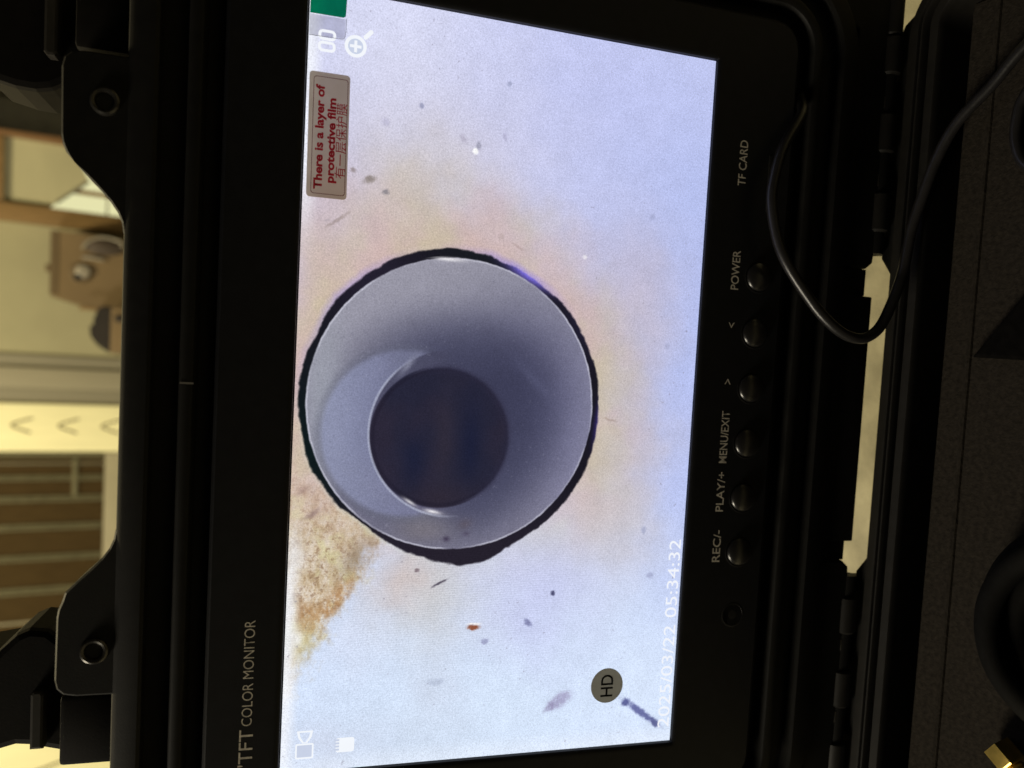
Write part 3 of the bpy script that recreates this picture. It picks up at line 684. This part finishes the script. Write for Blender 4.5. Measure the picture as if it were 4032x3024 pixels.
# lettering printed on the faceplate
ZF = 1.05
text('lettering', M['print'], fp, '10"TFT', -96.9, 70.3, ZF, 3.75, 17.0, align='RIGHT')
text('lettering', M['print'], fp, 'COLOR MONITOR', -95.8, 70.75, ZF, 2.85, 30.6, bold=-.004)
for s, x0, x1, y, cap in (('TF CARD', 73.2, 87.7, -75.6, 2.8), ('POWER', 39.7, 52.4, -75.7, 2.8), ('MENU/EXIT', -17.4, -.1, -75.9, 2.8), ('PLAY/+', -33.6, -20.4, -75.9, 2.8), ('REC/-', -50.6, -39.9, -75.9, 2.8)):
    text('lettering', M['print'], fp, s, x0, y, ZF, cap, x1 - x0, bold=.008)
def chev(x, y, d):
    p = [(x - 1.0 * d, y), (x + .9 * d, y + 1.1), (x + .9 * d, y + .75), (x - .35 * d, y), (x + .9 * d, y - .75), (x + .9 * d, y - 1.1)]
    return flat('arrow_mark', M['print'], fp, [[p[0], p[1], p[2], p[3]], [p[0], p[3], p[4], p[5]]], ZF)
chev(28.1, -74.2, 1); chev(9.6, -74.3, -1)
# push buttons: rubber domes in shallow rings
for x in (44.6, 26.2, 7.9, -10.4, -28.8, -47.1):
    bt = lathe('push_button', M['button'], mon, [(4.75, .4)] + [(4.75 * math.cos(a), 1.05 + 2.0 * math.sin(a)) for a in [math.radians(q) for q in (0, 8, 16, 24, 32, 40, 48, 56, 64, 72, 80, 86)]] + [(.05, 3.05)], x, -83.3, 0, 40)
    lathe('button_ring', M['bezel'], bt, [(5.4, 1.0), (5.3, 1.08), (5.15, 1.1), (4.95, 1.04), (4.8, .9)], x, -83.3, 0, 36)
ir = lathe('sensor_window', M['bezel'], mon, [(4.2, 1.0), (4.1, 1.06), (3.7, 1.06), (3.5, .85), (2.6, .8), (2.2, .95), (1.6, 1.0), (.3, 1.02)], -68.8, -82.4, 0, 32)
box('card_slot', M['hole'], mon, 66, 84, -86.2, -83.8, .9, 1.15, .1)
# stickers and film tab on the glass
stk = [(-17, -5.55), (17, -5.55)]
ang = 180 / math.pi * math.atan2(.3, 34)
cS = (71.5, 56.25)
sk = prism('film_sticker', M['paper'], mon, rot([(x + cS[0], y + cS[1]) for x, y in rrect(-17.1, 17.1, -5.5, 5.5, 1.0, 5)], ang, cS), .10, .18)
sk['label'] = 'grey sticker with red words about a layer of protective film'
band('sticker_border', M['redline'], sk, rot([(x + cS[0], y + cS[1]) for x, y in rrect(-16.1, 15.9, -5.0, 4.35, .8, 5)], ang, cS), rot([(x + cS[0], y + cS[1]) for x, y in rrect(-15.95, 15.75, -4.85, 4.2, .7, 5)], ang, cS), .2)
text('lettering', M['red'], sk, 'There is a layer of', 56.6, 57.55, .2, 2.15, 28.6, bold=.036, ang=ang)
text('lettering', M['red'], sk, 'protective film', 58.7, 54.35, .2, 2.1, 23.2, bold=.036, ang=ang)
text('lettering', M['red'], sk, '\u6709\u4e00\u5c42\u4fdd\u62a4\u819c', 60.2, 51.2, .2, -2.95, 20.6, ang=ang)
hd = prism('round_sticker', M['hdpaper'], mon, [(-91.0 + 5.75 * math.cos(i * math.pi / 24), -38.5 + 5.55 * math.sin(i * math.pi / 24)) for i in range(48)], .10, .18)
hd['label'] = 'round grey sticker reading HD'
text('lettering', M['ink'], hd, 'HD', -94.7, -40.5, .2, 4.1, 7.3, bold=.012)
gt = prism('pull_tab', M['green'], mon, [(104.0, 62.4), (104.1, 53.4), (104.6, 52.8), (111.0, 52.6), (111.0, 62.4)], .10, .2)
prism('clear_strip', M['film'], gt, [(98.2, 62.4), (98.5, 53.6), (98.9, 52.9), (99.4, 52.8), (103.8, 52.8), (103.8, 62.4)], .02, .04)
tube('strip_edge', M['filmedge'], gt, [tuple(c * S for c in p) for p in ((98.1, 62.4, .08), (98.2, 58, .08), (98.3, 54.0, .08), (98.8, 52.9, .08), (101, 52.6, .08), (103.9, 52.6, .08))], .00007, 4, 4)
gt['label'] = 'green pull tab of the protective film'
tag(mon, 'lit colour monitor with push buttons set in the case lid', 'monitor')

# ------------------------------------------------------------------ loose things in the case
def lp(x, y, n): return ML @ (Vector((x, y, n)) * S)
def bp_(x, y, z): return Vector((x, y, z)) * S
c1 = tube('power_cable', M['cable'], None, [lp(110, -98.5, -6), lp(104, -95.5, -1), lp(97.2, -92.0, 5), lp(85.2, -84.2, 8), lp(75, -81.0, 9), lp(66.6, -80.3, 9.5), lp(55, -83.2, 10), lp(46.4, -87.7, 11), bp_(36.1, -31.8, 113.2), bp_(31.5, -33.6, 108.9), bp_(28.1, -35.2, 104.5), bp_(26.2, -36.6, 100), bp_(26.1, -37.8, 95.4), bp_(28.4, -38.8, 91.3),
     bp_(32.4, -39.3, 88.1), bp_(39.1, -39.6, 84.9), bp_(44.7, -39.8, 82.7), bp_(50.7, -39.9, 81), bp_(63, -41.5, 81), bp_(74.7, -44.9, 81), bp_(84.4, -48.3, 81), bp_(94.1, -54.1, 81), bp_(102.9, -63.4, 80), bp_(112, -73, 80), bp_(124, -90, 77), bp_(128, -112, 75)], .00175, 16, 10)
tag(c1, 'thin black cable looping from the lid down across the hinge', 'cable')
c2 = tube('lead_wire', M['cable'], None, [bp_(116, -95, 75), bp_(109, -79, 75), bp_(99, -70.5, 75), bp_(92, -68.6, 75), bp_(85, -69, 75), bp_(78, -72.5, 75), bp_(72, -82, 75), bp_(70, -100, 75)], .0016, 12, 10)
tag(c2, 'short black wire curving at the frame edge on the lining', 'cable')
def coil():
    r = empty('cable_coil', Matrix.Translation((-0.053, -0.107, .073)))
    for i, (ra, z, rr) in enumerate(((29.6, 3.8, 3.6), (22.4, 3.8, 3.6), (28.2, 10.6, 3.6), (21, 10.8, 3.6), (25, 17.2, 3.4))):
        pts = [((ra + random.uniform(-.4, .4)) * S * math.cos(a), ra * S * math.sin(a), (z + .5 * math.sin(a * 2 + i)) * S) for a in [2 * math.pi * k / 24 for k in range(25)]]
        pts[-1] = pts[0]
        tube('cable_turn', M['reel'], r, pts, rr * S, 12, 3, False)
    return tag(r, 'black coiled push cable at the bottom of the case', 'cable coil')
coil()
po = prism('dark_recess_block', M['recess_block'], None, [(20.5, -77), (21.3, -62.6), (38.5, -75.4), (58, -92), (62, -130), (20.5, -130)], 73, 77, 1)  # raised dark block added in place of a shaded hole in the foam
tag(po, 'low black block standing in for a dark hole in the case lining', 'recess_block')
br = empty('brass_fitting', Matrix.Translation((-0.0955, -0.0835, .0777)) @ Matrix.Rotation(math.radians(-35), 4, 'Z'))
hexp = [(4.6 * math.cos(math.radians(60 * i)), 4.6 * math.sin(math.radians(60 * i))) for i in range(6)]
o = prism('hex_nut', M['brass'], br, hexp, -3.2, 3.2, .6); o.matrix_local = Matrix.Rotation(math.radians(90), 4, 'X')
o = lathe('threaded_stem', M['brass'], br, [(2.4, 3.2)] + [(2.5 + .35 * (i % 2), 3.3 + i * .5) for i in range(16)] + [(1.2, 11.4)], 0, 0, 0, 20); o.matrix_local = Matrix.Rotation(math.radians(90), 4, 'X')
o = lathe('bore', M['hole'], br, [(2.0, -3.3), (1.9, -3.4), (.1, -3.4)], 0, 0, 0, 16); o.matrix_local = Matrix.Rotation(math.radians(90), 4, 'X')
tag(br, 'small brass threaded fitting beside the coiled cable', 'fitting')
